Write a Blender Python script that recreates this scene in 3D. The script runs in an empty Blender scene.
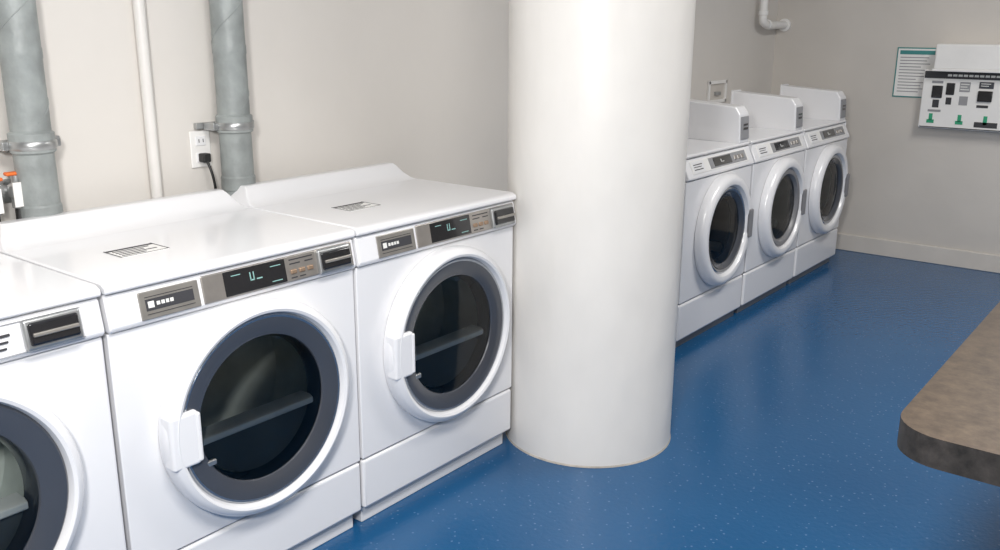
import bpy, bmesh, math
from mathutils import Vector, Matrix

scene = bpy.context.scene
COL = scene.collection
try:
    scene.view_settings.view_transform = 'Standard'
    scene.view_settings.look = 'None'
except Exception:
    pass

# ------------------------------------------------------------------ materials
def new_mat(name):
    m = bpy.data.materials.new(name); m.use_nodes = True
    nt = m.node_tree
    return m, nt, nt.nodes['Principled BSDF']

def pmat(name, col, rough=0.4, metal=0.0, coat=0.0, noise=0.0, nscale=8.0, bump=0.0, bscale=60.0, spec=0.5, stretch=None, bdist=.01):
    m, nt, b = new_mat(name)
    b.inputs['Base Color'].default_value = (*col, 1)
    b.inputs['Roughness'].default_value = rough
    b.inputs['Metallic'].default_value = metal
    b.inputs['Specular IOR Level'].default_value = spec
    if coat: 
        b.inputs['Coat Weight'].default_value = coat
        b.inputs['Coat Roughness'].default_value = 0.08
    tc = nt.nodes.new('ShaderNodeTexCoord')
    src = tc.outputs['Object']
    if stretch:
        mp = nt.nodes.new('ShaderNodeMapping'); mp.inputs['Scale'].default_value = stretch
        nt.links.new(src, mp.inputs['Vector']); src = mp.outputs['Vector']
    if noise:
        n = nt.nodes.new('ShaderNodeTexNoise'); n.inputs['Scale'].default_value = nscale; n.inputs['Detail'].default_value = 5
        nt.links.new(src, n.inputs['Vector'])
        r = nt.nodes.new('ShaderNodeMapRange'); r.inputs[1].default_value = .3; r.inputs[2].default_value = .7
        nt.links.new(n.outputs['Fac'], r.inputs[0])
        mx = nt.nodes.new('ShaderNodeMix'); mx.data_type = 'RGBA'
        mx.inputs[6].default_value = (*[c*(1-noise) for c in col], 1)
        mx.inputs[7].default_value = (*[min(1, c*(1+noise*.5)) for c in col], 1)
        nt.links.new(r.outputs[0], mx.inputs[0]); nt.links.new(mx.outputs[2], b.inputs['Base Color'])
    if bump:
        n2 = nt.nodes.new('ShaderNodeTexNoise'); n2.inputs['Scale'].default_value = bscale; n2.inputs['Detail'].default_value = 3
        nt.links.new(src, n2.inputs['Vector'])
        bp = nt.nodes.new('ShaderNodeBump'); bp.inputs['Strength'].default_value = bump; bp.inputs['Distance'].default_value = bdist
        nt.links.new(n2.outputs['Fac'], bp.inputs['Height']); nt.links.new(bp.outputs['Normal'], b.inputs['Normal'])
    return m

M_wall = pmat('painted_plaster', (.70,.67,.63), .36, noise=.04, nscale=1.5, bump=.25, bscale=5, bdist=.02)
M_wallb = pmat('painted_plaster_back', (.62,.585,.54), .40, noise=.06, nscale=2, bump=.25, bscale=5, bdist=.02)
M_ceil = pmat('ceiling_paint', (.80,.79,.77), .8, noise=.03)
M_base = pmat('baseboard_vinyl', (.62,.585,.54), .5, noise=.05)
M_white = pmat('white_enamel', (.79,.79,.805), .28, coat=.4, noise=.015, nscale=3)
M_white2 = pmat('white_plastic', (.77,.77,.78), .38, noise=.015)
M_col = pmat('column_paint', (.81,.785,.745), .33, noise=.035, nscale=7, bump=.35, bscale=8, stretch=(1,1,.6), bdist=.012)
M_silver = pmat('brushed_panel', (.42,.39,.36), .32, metal=.7, noise=.1, nscale=30)
M_button = pmat('bronze_button', (.36,.25,.17), .35, metal=.5, noise=.1)
M_plate = pmat('name_plate_metal', (.36,.34,.31), .35, metal=.6, noise=.1, nscale=30)
M_black = pmat('black_gloss', (.012,.012,.014), .12, coat=.5, noise=.1)
M_mark = pmat('print_marks', (.75,.75,.72), .5, noise=.05)
M_ink = pmat('ink_marks', (.04,.04,.045), .6, noise=.1)
M_greyink = pmat('grey_ink', (.30,.30,.31), .6, noise=.1)
M_bezel = pmat('door_bezel_grey', (.055,.060,.073), .25, coat=.4, noise=.05)
M_ring = pmat('chrome_ring', (.45,.47,.50), .2, metal=.9, noise=.05)
M_drum = pmat('drum_steel', (.55,.60,.575), .5, metal=.0, noise=.2, nscale=12)
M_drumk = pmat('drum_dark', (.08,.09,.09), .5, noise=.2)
M_ledge = pmat('ledge_grey', (.80,.84,.84), .4, noise=.1)
M_duct = pmat('duct_grey', (.30,.325,.320), .5, metal=.05, noise=.25, nscale=14, bump=.6, bscale=18)
M_steel = pmat('galvanised', (.45,.46,.46), .35, metal=.8, noise=.2, nscale=20)
M_pipe = pmat('pipe_paint', (.74,.72,.69), .4, noise=.04)
M_pipew = pmat('pipe_white', (.84,.83,.81), .35, noise=.04)
M_orange = pmat('orange_tag', (.75,.16,.03), .5, noise=.1)
M_rubber = pmat('black_rubber', (.015,.015,.015), .5, noise=.1)
M_paper = pmat('paper', (.80,.79,.77), .7, noise=.03)
M_teal = pmat('teal_print', (.05,.25,.24), .6, noise=.05)
M_green = pmat('green_print', (.03,.35,.18), .6, noise=.05)
M_greyh = pmat('handle_grey', (.20,.20,.21), .35, noise=.05)
M_led = pmat('lcd_digits', (.25,.45,.42), .4, noise=.05)
M_caulk = pmat('base_caulk', (.50,.46,.40), .7, noise=.3, nscale=20, bump=.5, bscale=30)

def floor_mat():
    m, nt, b = new_mat('blue_rubber_floor')
    tc = nt.nodes.new('ShaderNodeTexCoord')
    n = nt.nodes.new('ShaderNodeTexNoise'); n.inputs['Scale'].default_value = 1.6; n.inputs['Detail'].default_value = 6
    nt.links.new(tc.outputs['Object'], n.inputs['Vector'])
    mx = nt.nodes.new('ShaderNodeMix'); mx.data_type='RGBA'
    mx.inputs[6].default_value=(.007,.066,.175,1); mx.inputs[7].default_value=(.012,.098,.240,1)
    nt.links.new(n.outputs['Fac'], mx.inputs[0])
    v = nt.nodes.new('ShaderNodeTexVoronoi'); v.inputs['Scale'].default_value = 48
    nt.links.new(tc.outputs['Object'], v.inputs['Vector'])
    lt = nt.nodes.new('ShaderNodeMath'); lt.operation='LESS_THAN'; lt.inputs[1].default_value=.15
    nt.links.new(v.outputs['Distance'], lt.inputs[0])
    sep = nt.nodes.new('ShaderNodeSeparateColor'); nt.links.new(v.outputs['Color'], sep.inputs[0])
    g = nt.nodes.new('ShaderNodeMath'); g.operation='GREATER_THAN'; g.inputs[1].default_value=.4
    nt.links.new(sep.outputs[0], g.inputs[0])
    mu = nt.nodes.new('ShaderNodeMath'); mu.operation='MULTIPLY'
    nt.links.new(lt.outputs[0], mu.inputs[0]); nt.links.new(g.outputs[0], mu.inputs[1])
    m2 = nt.nodes.new('ShaderNodeMath'); m2.operation='MULTIPLY'; m2.inputs[1].default_value=.34
    nt.links.new(mu.outputs[0], m2.inputs[0])
    mx2 = nt.nodes.new('ShaderNodeMix'); mx2.data_type='RGBA'; mx2.inputs[7].default_value=(.22,.36,.52,1)
    nt.links.new(mx.outputs[2], mx2.inputs[6]); nt.links.new(m2.outputs[0], mx2.inputs[0])
    nt.links.new(mx2.outputs[2], b.inputs['Base Color'])
    b.inputs['Roughness'].default_value=.24
    n3 = nt.nodes.new('ShaderNodeTexNoise'); n3.inputs['Scale'].default_value=60
    nt.links.new(tc.outputs['Object'], n3.inputs['Vector'])
    bp = nt.nodes.new('ShaderNodeBump'); bp.inputs['Strength'].default_value=.3; bp.inputs['Distance'].default_value=.004
    nt.links.new(n3.outputs['Fac'], bp.inputs['Height']); nt.links.new(bp.outputs['Normal'], b.inputs['Normal'])
    return m
M_floor = floor_mat()

def counter_mat(name, a, c):
    m, nt, b = new_mat(name)
    tc = nt.nodes.new('ShaderNodeTexCoord')
    n = nt.nodes.new('ShaderNodeTexNoise'); n.inputs['Scale'].default_value = 34; n.inputs['Detail'].default_value = 8; n.inputs['Roughness'].default_value=.7
    nt.links.new(tc.outputs['Object'], n.inputs['Vector'])
    r = nt.nodes.new('ShaderNodeValToRGB'); r.color_ramp.elements[0].position=.35; r.color_ramp.elements[1].position=.7
    r.color_ramp.elements[0].color=(*a,1); r.color_ramp.elements[1].color=(*c,1)
    nt.links.new(n.outputs['Fac'], r.inputs[0]); nt.links.new(r.outputs[0], b.inputs['Base Color'])
    b.inputs['Roughness'].default_value=.5
    b.inputs['Specular IOR Level'].default_value=.3
    return m
M_counter = counter_mat('laminate_top', (.042,.028,.018), (.105,.074,.048))
M_counter_e = counter_mat('laminate_edge', (.013,.012,.011), (.045,.04,.037))

def glass_mat(name, tint=.45):
    m = bpy.data.materials.new(name); m.use_nodes=True; nt=m.node_tree
    for n in list(nt.nodes): nt.nodes.remove(n)
    o = nt.nodes.new('ShaderNodeOutputMaterial')
    t = nt.nodes.new('ShaderNodeBsdfTransparent'); t.inputs[0].default_value=(tint,tint*1.02,tint,1)
    g = nt.nodes.new('ShaderNodeBsdfGlossy'); g.inputs['Roughness'].default_value=.06
    g.inputs['Color'].default_value=(.8,.8,.8,1)
    f = nt.nodes.new('ShaderNodeFresnel'); f.inputs[0].default_value=1.35
    mx = nt.nodes.new('ShaderNodeMixShader')
    nt.links.new(f.outputs[0], mx.inputs[0]); nt.links.new(t.outputs[0], mx.inputs[1]); nt.links.new(g.outputs[0], mx.inputs[2])
    nt.links.new(mx.outputs[0], o.inputs[0])
    return m
M_glass = glass_mat('smoked_glass', .88)

# ------------------------------------------------------------------ mesh helpers
def finish(name, bm, mat, parent=None, smooth=True, bevel=0, seg=3, loc=(0,0,0), rot=None, angle=35):
    bmesh.ops.recalc_face_normals(bm, faces=bm.faces)
    me = bpy.data.meshes.new(name); bm.to_mesh(me); bm.free()
    ob = bpy.data.objects.new(name, me); COL.objects.link(ob)
    if isinstance(mat,(list,tuple)):
        for k in mat: me.materials.append(k)
    else: me.materials.append(mat)
    ob.location = loc
    if rot: ob.rotation_euler = rot
    if parent: ob.parent = parent
    if bevel:
        b = ob.modifiers.new('bev','BEVEL'); b.width=bevel; b.segments=seg; b.limit_method='ANGLE'; b.angle_limit=math.radians(30)
    if smooth:
        for p in me.polygons: p.use_smooth=True
        try:
            me.set_sharp_from_angle(angle=math.radians(angle))
        except Exception: pass
        if bevel:
            w=ob.modifiers.new('wn','WEIGHTED_NORMAL'); w.keep_sharp=True
    return ob

def box(name, x0,x1,y0,y1,z0,z1, mat, parent=None, bevel=0, seg=3, rot=None):
    bm = bmesh.new()
    c = Vector(((x0+x1)/2,(y0+y1)/2,(z0+z1)/2))
    bmesh.ops.create_cube(bm, size=1, matrix=Matrix.Diagonal((x1-x0,y1-y0,z1-z0,1)))
    return finish(name,bm,mat,parent,bevel=bevel,seg=seg,loc=c,rot=rot,smooth=bool(bevel))

def empty(name, loc):
    e = bpy.data.objects.new(name, None); COL.objects.link(e); e.location = loc; e.empty_display_size=.1
    return e

def extrude_y(name, prof, y0, y1, mat, parent=None, bevel=0, inset=None, seg=3, z0=0):
    bm = bmesh.new()
    def yy(y,z,s): return y + s*(inset*(z-z0) if inset else 0)
    a=[bm.verts.new((x,yy(y0,z,1),z)) for x,z in prof]
    b=[bm.verts.new((x,yy(y1,z,-1),z)) for x,z in prof]
    n=len(prof)
    bm.faces.new(a); bm.faces.new(list(reversed(b)))
    for i in range(n):
        j=(i+1)%n; bm.faces.new((a[i],b[i],b[j],a[j]))
    return finish(name,bm,mat,parent,bevel=bevel,seg=seg)

def lathe(name, prof, mat, parent=None, loc=(0,0,0), axis='X', n=72, angle=40):
    bm=bmesh.new(); rings=[]
    for r,h in prof:
        ring=[]
        if r<1e-6:
            p={'X':(h,0,0),'Y':(0,h,0),'Z':(0,0,h)}[axis]
            ring=[bm.verts.new(p)]
        else:
            for i in range(n):
                a=2*math.pi*i/n; c,s=r*math.cos(a),r*math.sin(a)
                p={'X':(h,c,s),'Y':(c,h,s),'Z':(c,s,h)}[axis]
                ring.append(bm.verts.new(p))
        rings.append(ring)
    for A,B in zip(rings,rings[1:]):
        if len(A)==1 and len(B)==1: continue
        for i in range(n):
            j=(i+1)%n
            if len(A)==1: bm.faces.new((A[0],B[i],B[j]))
            elif len(B)==1: bm.faces.new((A[i],A[j],B[0]))
            else: bm.faces.new((A[i],A[j],B[j],B[i]))
    return finish(name,bm,mat,parent,loc=loc,angle=angle)

def tube(name, pts, r, mat, parent=None, cyclic=False, res=10):
    cu=bpy.data.curves.new(name,'CURVE'); cu.dimensions='3D'; cu.bevel_depth=r; cu.bevel_resolution=4; cu.use_fill_caps=True
    s=cu.splines.new('BEZIER'); s.bezier_points.add(len(pts)-1)
    for bp,p in zip(s.bezier_points,pts):
        bp.co=p; bp.handle_left_type=bp.handle_right_type='AUTO'
    cu.resolution_u=res
    cu.materials.append(mat)
    ob=bpy.data.objects.new(name,cu); COL.objects.link(ob)
    dg=bpy.context.evaluated_depsgraph_get()
    me=bpy.data.meshes.new_from_object(ob.evaluated_get(dg))
    bpy.data.objects.remove(ob)
    o2=bpy.data.objects.new(name,me); COL.objects.link(o2)
    for p in me.polygons: p.use_smooth=True
    if parent: o2.parent=parent
    return o2

def marks(name, rects, mat, parent, plane='X', at=0.0, th=.0012):
    bm=bmesh.new()
    for a0,a1,b0,b1 in rects:
        if plane=='X': c=(at,(a0+a1)/2,(b0+b1)/2); d=(th,a1-a0,b1-b0)
        elif plane=='Z': c=((a0+a1)/2,(b0+b1)/2,at); d=(a1-a0,b1-b0,th)
        else: c=((a0+a1)/2,at,(b0+b1)/2); d=(a1-a0,th,b1-b0)
        bmesh.ops.create_cube(bm,size=1,matrix=Matrix.Translation(c)@Matrix.Diagonal((*d,1)))
    return finish(name,bm,mat,parent,smooth=False)

def plate_hole(name, x0,x1, y0,y1,z0,z1, cy,cz,r, mat, parent, n=72, bevel=.006):
    bm=bmesh.new(); 
    def rect_pt(a):
        c,s=math.cos(a),math.sin(a); t=1e9
        if c>1e-9: t=min(t,(y1-cy)/c)
        if c<-1e-9: t=min(t,(y0-cy)/c)
        if s>1e-9: t=min(t,(z1-cz)/s)
        if s<-1e-9: t=min(t,(z0-cz)/s)
        return cy+c*t, cz+s*t
    angs=[2*math.pi*i/n for i in range(n)]
    for yy,zz in ((y0,z0),(y0,z1),(y1,z0),(y1,z1)):
        angs.append(math.atan2(zz-cz,yy-cy)%(2*math.pi))
    angs=sorted(set(round(a,6) for a in angs)); N=len(angs)
    F=[];G=[];Fi=[];Gi=[]
    for a in angs:
        p=rect_pt(a); q=(cy+r*math.cos(a),cz+r*math.sin(a))
        F.append(bm.verts.new((x1,*p))); G.append(bm.verts.new((x0,*p)))
        Fi.append(bm.verts.new((x1,*q))); Gi.append(bm.verts.new((x0,*q)))
    for i in range(N):
        j=(i+1)%N
        bm.faces.new((F[i],F[j],Fi[j],Fi[i])); bm.faces.new((G[i],Gi[i],Gi[j],G[j]))
        bm.faces.new((F[i],G[i],G[j],F[j])); bm.faces.new((Fi[i],Fi[j],Gi[j],Gi[i]))
    return finish(name,bm,mat,parent,bevel=bevel)

def shell_open_front(name,x0,x1,y0,y1,z0,z1,mat,parent):
    bm=bmesh.new()
    bmesh.ops.create_cube(bm,size=1,matrix=Matrix.Translation(((x0+x1)/2,(y0+y1)/2,(z0+z1)/2))@Matrix.Diagonal((x1-x0,y1-y0,z1-z0,1)))
    f=[f for f in bm.faces if all(abs(v.co.x-x1)<1e-6 for v in f.verts)]
    bmesh.ops.delete(bm,geom=f,context='FACES_ONLY')
    return finish(name,bm,mat,parent,smooth=False)

Wm=.684
# ------------------------------------------------------------------ left row
def left_machine(kind,loc):
    e=empty(kind,loc)
    dry = kind=='front_load_dryer'
    DU = .355 if dry else .326
    DZ = .493 if dry else .508
    box('toe_kick',-.54,-.028,.012,Wm-.012,0,.06,M_white2,e,bevel=.003)
    shell_open_front('cabinet',-.56,-.018,.002,Wm-.002,.055,.855,M_white,e)
    box('lower_panel',-.022,0,.001,Wm-.001,.058,.207,M_white,e,bevel=.008)
    plate_hole('front_panel',-.022,0,.001,Wm-.001,.213,.766,DU,DZ,.20,M_white,e,bevel=.008)
    extrude_y('console',[(-.10,.768),(.006,.768),(.014,.776),(.014,.784),(.002,.846),(-.01,.853),(-.10,.853)],.001,Wm-.001,M_white,e,bevel=.005)
    extrude_y('lid',[(-.56,.852),(.008,.852),(.014,.857),(.012,.868),(-.004,.876),(-.56,.876)],0,Wm,M_white,e,bevel=.008,seg=4)
    extrude_y('lid_back_ridge',[(-.40,.874),(-.44,.879),(-.468,.895),(-.487,.917),(-.50,.925),(-.53,.925),(-.555,.918),(-.56,.905),(-.56,.874)],.003,Wm-.003,M_white,e,bevel=.008,inset=.6,z0=.874)
    tilt=math.atan2(.012,.062)
    g=bpy.data.objects.new('console_fittings',None); COL.objects.link(g); g.parent=e
    g.location=(.0095,0,.810); g.rotation_euler=(0,-tilt,0)
    if dry:
        box('name_plate',-.004,.003,.072,.215,-.030,.030,M_plate,g,bevel=.002)
        marks('name_plate_marks',[(.090,.104,-.006,.008),(.110,.118,-.003,.005),(.121,.129,-.003,.005),(.132,.139,-.003,.005),(.142,.150,-.003,.005)],M_mark,g,at=.0036)
        marks('name_plate_rules',[(.085,.200,.017,.0185),(.085,.200,-.020,-.0185)],M_ink,g,at=.0034)
        marks('name_plate_bar',[(.085,.200,-.012,.013)],M_ink,g,at=.0030)
        box('control_panel',-.004,.003,.224,.672,-.030,.034,M_silver,g,bevel=.003)
        box('display_window',-.002,.0045,.280,.455,-.026,.031,M_black,g,bevel=.002)
        marks('display_digits',[(.350,.3525,-.001,.018),(.350,.362,-.002,.001),(.3595,.362,-.001,.018),(.368,.384,-.002,.001),(.30,.325,.018,.020),(.41,.44,.018,.020),(.41,.44,-.018,-.016)],M_led,g,at=.005)
        for i in range(3):
            box('button_%d'%i,-.001,.007,.468+i*.026,.486+i*.026,-.012,.0,M_button,g,bevel=.003)
        marks('button_labels',[(.468,.540,.022,.025),(.468,.500,.012,.015),(.515,.540,.012,.015),(.468,.486,-.022,-.019),(.494,.512,-.022,-.019)],M_ink,g,at=.0034)
        s0,s1=.552,.660
    else:
        marks('panel_outline',[(.20,.64,.030,.0315),(.20,.64,-.030,-.0285)],M_greyink,g,at=.0024)
        marks('panel_text',[(.455,.500,.008,.013),(.455,.495,-.004,.000),(.455,.490,-.016,-.012),(.30,.40,-.015,.015)],M_ink,g,at=.0030)
        box('display_window',-.002,.0045,.08,.22,-.026,.028,M_black,g,bevel=.002)
        s0,s1=.522,.634
    box('card_slot_frame',-.002,.014,s0,s1,-.030,.032,M_steel,g,bevel=.006)
    box('card_slot',.004,.020,s0+.007,s1-.007,-.021,.024,M_black,g,bevel=.005)
    box('card_slot_lip',.012,.026,s0+.012,s1-.012,-.004,.004,M_plate,g,bevel=.002)
    d=bpy.data.objects.new('door',None); COL.objects.link(d); d.parent=e; d.location=(0,DU,DZ)
    lathe('door_ring',[(.20,.002),(.266,.002),(.268,.022),(.266,.036),(.258,.047),(.247,.051),(.240,.048),(.236,.040),(.234,.030),(.20,.028)],M_white,d,n=96)
    lathe('door_bezel',[(.2355,.034),(.230,.0395),(.215,.037),(.200,.034)],M_ring if dry else M_bezel,d,n=96)
    lathe('door_inner_bezel',[(.225,.0390),(.205,.0375),(.182,.030),(.174,.016),(.172,-.02)],M_bezel,d,n=96)
    lathe('door_glass',[(.180,.026),(.15,.0275),(.10,.0285),(.05,.029),(0,.029)],M_glass,d,n=96)
    lathe('drum',[(.20,-.012),(.215,-.03),(.215,-.20),(.17,-.23),(0,-.24)],M_drum,d,n=72)
    extrude_y('inner_ledge',[(-.035,-.050),(.002,-.050),(.012,-.044),(.012,-.030),(.0,-.024),(-.035,-.024)],-.163,.163,M_ledge,d,bevel=.002)
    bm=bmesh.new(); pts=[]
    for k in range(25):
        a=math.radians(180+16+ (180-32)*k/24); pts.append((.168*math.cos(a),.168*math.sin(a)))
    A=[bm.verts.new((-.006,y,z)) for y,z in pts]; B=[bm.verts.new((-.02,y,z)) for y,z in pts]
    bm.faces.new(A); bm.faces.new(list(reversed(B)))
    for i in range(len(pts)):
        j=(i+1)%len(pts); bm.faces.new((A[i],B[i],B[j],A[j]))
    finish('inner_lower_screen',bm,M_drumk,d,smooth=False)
    for k in range(2):
        a=math.radians(50+80*k)
        box('baffle_%d'%k,-.20,-.05,math.cos(a)*.19-.02,math.cos(a)*.19+.02,math.sin(a)*.19-.02,math.sin(a)*.19+.02,M_drum,d,bevel=.012,rot=(a,0,0))
    box('door_handle',.010,.050,-.264,-.192,-.064,.066,M_white,d,bevel=.008,seg=4)
    box('handle_grip',.024,.0525,-.201,-.188,-.058,.060,M_white2,d,bevel=.005)
    box('door_latch',.020,.032,-.186,-.144,-.092,-.078,M_steel,d,bevel=.003)
    box('label',-.245,-.165,.14,.26,.8758,.8768,M_paper,e)
    marks('label_print',[(-.242,-.231,.143,.257)]+[(-.224+i*.014,-.219+i*.014,.150,.150+l) for i,l in enumerate([.09,.07,.095,.06])]+[(-.245,-.165,.1395,.1425),(-.245,-.165,.2575,.2605),(-.168,-.165,.14,.26)],M_ink,e,plane='Z',at=.8771,th=.0006)
    return e
XF=-1.7273; Y0=2.2707-.003
left_machine('front_load_dryer',(XF,Y0-Wm,0))
left_machine('front_load_dryer',(XF,Y0-Wm-.692,0))
left_machine('front_load_washer',(XF,Y0-Wm-2*.692,0))

# ------------------------------------------------------------------ washers (right row)
Ww=.672
def washer(loc,glass_dark):
    e=empty('front_load_washer',loc)
    box('toe_kick',-.54,-.03,.012,Ww-.012,0,.05,M_greyh,e,bevel=.003)
    shell_open_front('cabinet',-.58,-.018,.002,Ww-.002,.045,.85,M_white,e)
    box('lower_panel',-.022,0,.001,Ww-.001,.045,.215,M_white,e,bevel=.012)
    plate_hole('front_panel',-.022,0,.001,Ww-.001,.221,.755,.345,.492,.20,M_white,e,bevel=.010)
    extrude_y('console',[(-.12,.758),(.004,.758),(.010,.764),(.008,.775),(-.026,.845),(-.036,.851),(-.12,.851)],.001,Ww-.001,M_white,e,bevel=.005)
    extrude_y('lid',[(-.58,.850),(-.022,.850),(-.018,.856),(-.024,.864),(-.58,.868)],0,Ww,M_white,e,bevel=.005)
    g=bpy.data.objects.new('console_fittings',None); COL.objects.link(g); g.parent=e
    g.location=(-.0075,0,.808); g.rotation_euler=(0,-math.atan2(.034,.070),0)
    box('control_panel',-.003,.002,.05,.62,-.030,.030,M_paper,g,bevel=.002)
    box('dispenser_tag',-.002,.003,.06,.17,-.026,.026,M_white2,g,bevel=.002)
    marks('dispenser_tag_marks',[(.07,.15,.008,.012),(.07,.14,-.002,.001),(.07,.15,-.014,-.010)],M_ink,g,at=.0034)
    box('display_surround',-.001,.0035,.22,.60,-.024,.026,M_greyink,g,bevel=.002)
    box('display_window',-.001,.0048,.26,.44,-.018,.022,M_black,g,bevel=.002)
    marks('display_digits',[(.33,.335,-.004,.010),(.34,.36,-.004,-.001)],M_mark,g,at=.0054)
    for i in range(3):
        box('button_%d'%i,-.001,.007,.47+i*.038,.494+i*.038,-.010,.010,M_silver,g,bevel=.003)
    d=bpy.data.objects.new('door',None); COL.objects.link(d); d.parent=e; d.location=(0,.360,.494)
    lathe('door_ring',[(.18,.002),(.256,.002),(.258,.020),(.254,.036),(.242,.048),(.226,.052),(.210,.048),(.202,.036),(.200,.026),(.18,.024)],M_white,d,n=96)
    if glass_dark:
        lathe('door_bezel',[(.201,.032),(.192,.037),(.178,.034),(.160,.022),(.150,.005),(.145,-.02)],M_ring,d,n=96)
        lathe('door_inner_bezel',[(.180,.0365),(.160,.028),(.148,.012),(.143,-.01)],M_bezel,d,n=96)
    else:
        lathe('door_bezel',[(.201,.032),(.192,.038),(.175,.036),(.162,.02),(.158,-.01)],M_greyh,d,n=96)
    lathe('door_glass',[(.162,.021),(.10,.026),(.05,.028),(0,.029)],M_glass,d,n=96)
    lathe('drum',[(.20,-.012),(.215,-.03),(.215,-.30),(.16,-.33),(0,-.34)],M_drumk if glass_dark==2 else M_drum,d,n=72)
    for k in range(3):
        a=math.radians(80+120*k)
        box('baffle_%d'%k,-.28,-.05,math.cos(a)*.185-.02,math.cos(a)*.185+.02,math.sin(a)*.185-.02,math.sin(a)*.185+.02,M_drum,d,bevel=.012,rot=(a,0,0))
    box('handle_back',.012,.046,.198,.248,-.085,.085,M_white,d,bevel=.012)
    box('door_handle',.036,.060,.204,.238,-.068,.068,M_greyh,d,bevel=.007)
    m=bpy.data.objects.new('meter_case',None); COL.objects.link(m); m.parent=e
    extrude_y('case_body',[(-.385,.864),(-.022,.862),(-.030,.995),(-.055,1.030),(-.385,1.050)],.560,.662,M_white,m,bevel=.006)
    extrude_y('case_face',[(-.028,.880),(-.018,.880),(-.0255,.985),(-.034,.985)],.568,.654,M_greyink,m,bevel=.002)
    marks('case_slots',[(.59,.635,.925,.935),(.59,.635,.945,.952)],M_black,m,at=-.019)
    extrude_y('case_corner_plate',[(-.391,.864),(-.381,.864),(-.381,1.054),(-.391,1.056)],.555,.667,M_white2,m,bevel=.002)
    return e
YR=5.5096
for i in range(3):
    washer((-1.7177,YR-Wm-(2-i)*.692+.008,0), (2,0,1)[i])

# ------------------------------------------------------------------ column
cl=empty('round_column',(-1.590,2.532,0))
lathe('shaft',[(0,0),(.290,0),(.290,.02)]+[(.290,.02+.1*k) for k in range(1,26)]+[(0,2.59)],M_col,cl,axis='Z',n=128)
lathe('base_caulk',[(.290,0),(.2925,0),(.292,.003),(.290,.006)],M_caulk,cl,axis='Z',n=96)

# ------------------------------------------------------------------ room shell
XW=-2.357; YB=5.868; XR=2.3; YF=-2.2; ZC=2.6
box('floor',XW-.1,XR+.1,YF-.1,YB+.1,-.1,0,M_floor)
box('ceiling',XW-.1,XR+.1,YF-.1,YB+.1,ZC,ZC+.1,M_ceil)
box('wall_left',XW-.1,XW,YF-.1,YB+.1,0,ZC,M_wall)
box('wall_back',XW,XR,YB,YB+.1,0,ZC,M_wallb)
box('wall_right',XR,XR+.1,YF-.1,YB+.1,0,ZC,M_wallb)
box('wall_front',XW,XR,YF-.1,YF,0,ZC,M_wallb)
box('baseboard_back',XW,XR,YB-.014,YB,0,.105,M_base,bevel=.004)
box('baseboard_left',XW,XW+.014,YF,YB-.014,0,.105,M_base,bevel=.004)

# ------------------------------------------------------------------ vent ducts
def duct(y):
    e=empty('vent_duct',(-2.29,y,0))
    prof=[(.047,.60),(.047,.905),(.050,.91),(.050,.945),(.047,.95)]
    prof+=[(.0465,1.075),(.053,1.08),(.053,1.125),(.0465,1.13),(.0465,1.30),(.048,1.305),(.048,1.325),(.0465,1.33),(.0465,2.59)]
    lathe('duct_tube',prof,M_duct,e,axis='Z',n=40,angle=30)
    lathe('coupling_band',[(.0535,1.086),(.0565,1.090),(.0565,1.104),(.0535,1.108)],M_steel,e,axis='Z',n=40)
    box('wall_strap',-.066,-.050,-.095,.095,1.088,1.106,M_steel,e,bevel=.002)
    box('strap_bolt',-.05,.0,.055,.072,1.086,1.108,M_steel,e,bevel=.003)
    box('strap_bolt_rear',-.05,.0,-.072,-.055,1.086,1.108,M_steel,e,bevel=.003)
    tube('tape_seam',[(.0470*math.cos(a*.5),.0470*math.sin(a*.5),1.15+a*.022) for a in range(0,60)],.0012,M_duct,e,res=2)
    lathe('bottom_collar',[(.05,.80),(.064,.82),(.060,.87),(.05,.885)],M_steel,e,axis='Z',n=40)
    return e
duct(1.642); duct(1.05)
tube('conduit_pipe',[(-2.338,1.40,.3),(-2.338,1.40,1.2),(-2.338,1.40,2.59)],.016,M_pipe)

o=empty('power_outlet',(XW,1.563,1.029))
box('cover_plate',0,.006,-.034,.034,-.054,.054,M_pipew,o,bevel=.003)
for s in (-1,1):
    box('socket_%d'%s,.004,.009,-.017,.017,s*.024-.014,s*.024+.014,M_white2,o,bevel=.003)
    marks('socket_slots_%d'%s,[(-.008,-.006,s*.024-.004,s*.024+.006),(.006,.008,s*.024-.004,s*.024+.006)],M_ink,o,at=.0095)
box('plug',.008,.036,-.013,.013,-.037,-.011,M_rubber,o,bevel=.004)
tube('power_cord',[(.03,0,-.03),(.045,.005,-.07),(.035,.02,-.13),(.02,.03,-.2),(.02,.03,-.4)],.004,M_rubber,o)
tube('gas_hose',[(.05,.045,-.5),(.05,.045,-.2),(.05,.042,-.135)],.007,M_orange,o)

for y,z in ((1.005,.98),(.945,.97)):
    v=empty('water_valve',(XW,y,z))
    lathe('wall_flange',[(0,.0),(.03,.0),(.03,.006),(.012,.010),(.012,.05),(0,.05)],M_steel,v,axis='X',n=24)
    lathe('valve_body',[(0,-.035),(.016,-.035),(.016,-.01),(.022,-.006),(.022,.02),(.012,.026),(.012,.045),(0,.045)],M_steel,v,loc=(.055,0,0),axis='Z',n=24)
    box('valve_handle',.046,.066,-.026,.026,.045,.054,M_orange,v,bevel=.004)
    box('valve_tag',.076,.079,-.02,.012,-.03,.03,M_paper,v)
    tube('black_hose',[(.055,0,-.03),(.06,-.005,-.1),(.045,-.02,-.25),(.04,-.02,-.5)],.011,M_rubber,v)

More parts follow.
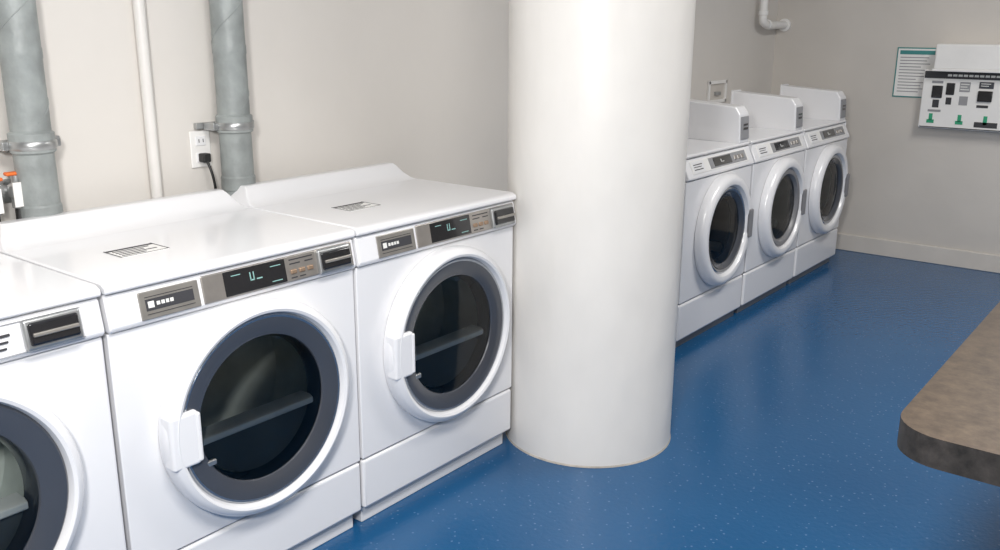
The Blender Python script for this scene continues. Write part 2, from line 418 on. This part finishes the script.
cp=empty('corner_pipe',(0,0,0))
tube('pipe_run',[(-2.30,5.51,2.59),(-2.30,5.51,1.9),(-2.30,5.51,1.46),(-2.30,5.515,1.425),(-2.30,5.55,1.405),(-2.30,5.75,1.40),(-2.30,5.867,1.40)],.024,M_pipew,cp)
lathe('elbow_collar',[(.024,1.455),(.029,1.458),(.029,1.482),(.024,1.485)],M_pipew,cp,loc=(-2.30,5.51,0),axis='Z',n=32)
lathe('elbow_collar_end',[(.024,5.575),(.029,5.578),(.029,5.60),(.024,5.603)],M_pipew,cp,loc=(-2.30,0,1.403),axis='Y',n=32)
lathe('pipe_flange',[(.024,5.852),(.040,5.855),(.040,5.867)],M_pipew,cp,loc=(-2.30,0,1.40),axis='Y',n=32)

sb=empty('washer_supply_box',(XW,5.04,1.02))
for nm,r in (('frame_top',(-.12,.12,.045,.065)),('frame_bottom',(-.12,.12,-.065,-.045)),('frame_left',(-.12,-.10,-.065,.065)),('frame_right',(.10,.12,-.065,.065))):
    box(nm,0,.014,*r,M_pipew,sb,bevel=.003)
box('recess',0,.003,-.10,.10,-.045,.045,M_wallb,sb)
box('tap',0,.02,-.03,.03,-.02,.0,M_steel,sb,bevel=.003)

# ------------------------------------------------------------------ notice + payment station
n=empty('notice_sheet',(-1.475,YB-.001,1.13))
box('backing',-.118,.122,-.004,0,-.145,.145,M_teal,n)
box('paper_sheet',-.111,.115,-.006,-.003,-.138,.138,M_paper,n)
marks('notice_header',[(-.100,.100,.105,.128)],M_teal,n,plane='Y',at=-.0065)
marks('notice_text',[(-.095,-.095+l,.085-i*.018,.090-i*.018) for i,l in enumerate([.16,.15,.17,.12,.16,.14,.165,.1,.15,.13,.16,.12])],M_greyink,n,plane='Y',at=-.0065)

p=empty('payment_station',(-1.41,YB-.002,.82))
box('cabinet',.06,.70,-.14,0,.338,.480,M_pipew,p,bevel=.010)
box('cabinet_lip',.055,.705,-.145,-.10,.328,.342,M_pipew,p,bevel=.003)
box('panel_body',0,.72,-.075,-.008,.0,.335,M_pipew,p,bevel=.006)
box('panel_mount',.10,.62,-.03,0,.05,.28,M_greyh,p)
box('header_strip',.006,.714,-.078,-.07,.286,.326,M_ink,p)
marks('header_text',[(.13+i*.028,.152+i*.028,.299,.311) for i in range(15)],M_mark,p,plane='Y',at=-.0785)
box('coin_module',.055,.112,-.084,-.07,.175,.245,M_black,p,bevel=.004)
box('card_module',.130,.175,-.082,-.07,.195,.262,M_black,p,bevel=.004)
box('bill_module',.300,.375,-.090,-.07,.165,.225,M_black,p,bevel=.004)
box('screen',.300,.375,-.080,-.07,.238,.274,M_bezel,p,bevel=.002)
marks('screen_text',[(.31,.36,.262,.266),(.31,.35,.250,.254)],M_mark,p,plane='Y',at=-.0806)
marks('panel_graphics',[(.065,.100,.120,.165),(.135,.165,.140,.180),(.30,.36,.13,.145),(.43,.49,.20,.27),(.55,.66,.1,.26)],M_ink,p,plane='Y',at=-.0765)
marks('panel_graphics_grey',[(.200,.255,.215,.270),(.205,.25,.14,.19),(.43,.49,.12,.18),(.045,.115,.095,.108),(.05,.11,.258,.272)],M_greyink,p,plane='Y',at=-.0765)
marks('panel_inner_lines',[(.205,.250,.255,.260),(.205,.240,.240,.245),(.205,.250,.225,.230),(.44,.48,.25,.255),(.44,.48,.23,.235)],M_mark,p,plane='Y',at=-.0775)
marks('panel_arrows',[(.055,.075,.045,.085),(.045,.085,.03,.05),(.210,.230,.045,.085),(.200,.24,.03,.05),(.345,.365,.035,.085)],M_green,p,plane='Y',at=-.0765)
marks('panel_footer',[(.30,.42,.02,.05),(.01,.71,.005,.010)],M_ink,p,plane='Y',at=-.0765)

# ------------------------------------------------------------------ folding table
t=empty('folding_table',(0,0,0))
def slab(name,x0,x1,y0,y1,z0,z1,r,mats):
    bm=bmesh.new(); pts=[]
    for cx,cy,a0 in ((x0+r,y0+r,180),(x1-r,y0+r,270),(x1-r,y1-r,0),(x0+r,y1-r,90)):
        for k in range(9):
            a=math.radians(a0+90*k/8); pts.append((cx+r*math.cos(a),cy+r*math.sin(a)))
    A=[bm.verts.new((x,y,z1)) for x,y in pts]; B=[bm.verts.new((x,y,z0)) for x,y in pts]
    f=bm.faces.new(A); f.material_index=0
    f=bm.faces.new(list(reversed(B))); f.material_index=1
    for i in range(len(pts)):
        j=(i+1)%len(pts); f=bm.faces.new((A[i],B[i],B[j],A[j])); f.material_index=1
    return finish(name,bm,mats,t,smooth=True,angle=50)
slab('table_top',-.32,.50,1.365,3.25,.752,.80,.075,[M_counter,M_counter_e])
for i,(a,b) in enumerate(((.10,1.75),(.40,1.75),(.10,3.05),(.40,3.05))):
    box('leg_%d'%(i+1),a-.025,a+.025,b-.025,b+.025,0,.757,M_greyh,t,bevel=.004)
box('apron',.10,.40,1.74,1.77,.68,.757,M_greyh,t)

# ------------------------------------------------------------------ lights
def fixture(x,y,power,sx=.5,sy=1.2,col=(1,.975,.945)):
    e=empty('ceiling_light',(x,y,ZC))
    box('housing',-sx/2-.03,sx/2+.03,-sy/2-.03,sy/2+.03,-.05,0,M_white2,e,bevel=.005)
    l=bpy.data.lights.new('tube_lamp','AREA'); l.shape='RECTANGLE'; l.size=sx; l.size_y=sy; l.energy=power; l.color=col
    o=bpy.data.objects.new('tube_lamp',l); COL.objects.link(o); o.parent=e; o.location=(0,0,-.06)
    return e
fixture(-.2,.6,66)
fixture(-.2,3.9,44)
l=bpy.data.lights.new('camera_flash','AREA'); l.size=.22; l.energy=38; l.color=(1,.985,.97)
o=bpy.data.objects.new('camera_flash',l); COL.objects.link(o); o.location=(-.30,-.15,1.70)
o.rotation_euler=(Vector((-1.8,3.0,.8))-o.location).to_track_quat('-Z','Y').to_euler()

w=bpy.data.worlds.new('world'); scene.world=w; w.use_nodes=True
w.node_tree.nodes['Background'].inputs[0].default_value=(.9,.93,1,1)
w.node_tree.nodes['Background'].inputs[1].default_value=.3

# ------------------------------------------------------------------ camera
f,yaw,pitch,roll,H=908.57,.6657,.2673,.0055,1.3833
fh=Vector((-math.sin(yaw),math.cos(yaw),0)); R=Vector((math.cos(yaw),math.sin(yaw),0)); up=Vector((0,0,1))
F=fh*math.cos(pitch)-up*math.sin(pitch); U=fh*math.sin(pitch)+up*math.cos(pitch)
R2=R*math.cos(roll)+U*math.sin(roll); U2=U*math.cos(roll)-R*math.sin(roll)
cam=bpy.data.cameras.new('camera'); cam.sensor_width=36; cam.lens=f*36/1000; cam.clip_start=.02
co=bpy.data.objects.new('camera',cam); COL.objects.link(co)
m=Matrix((R2,U2,-F)).transposed().to_4x4(); m.translation=(0,0,H)
co.matrix_world=m
scene.camera=co
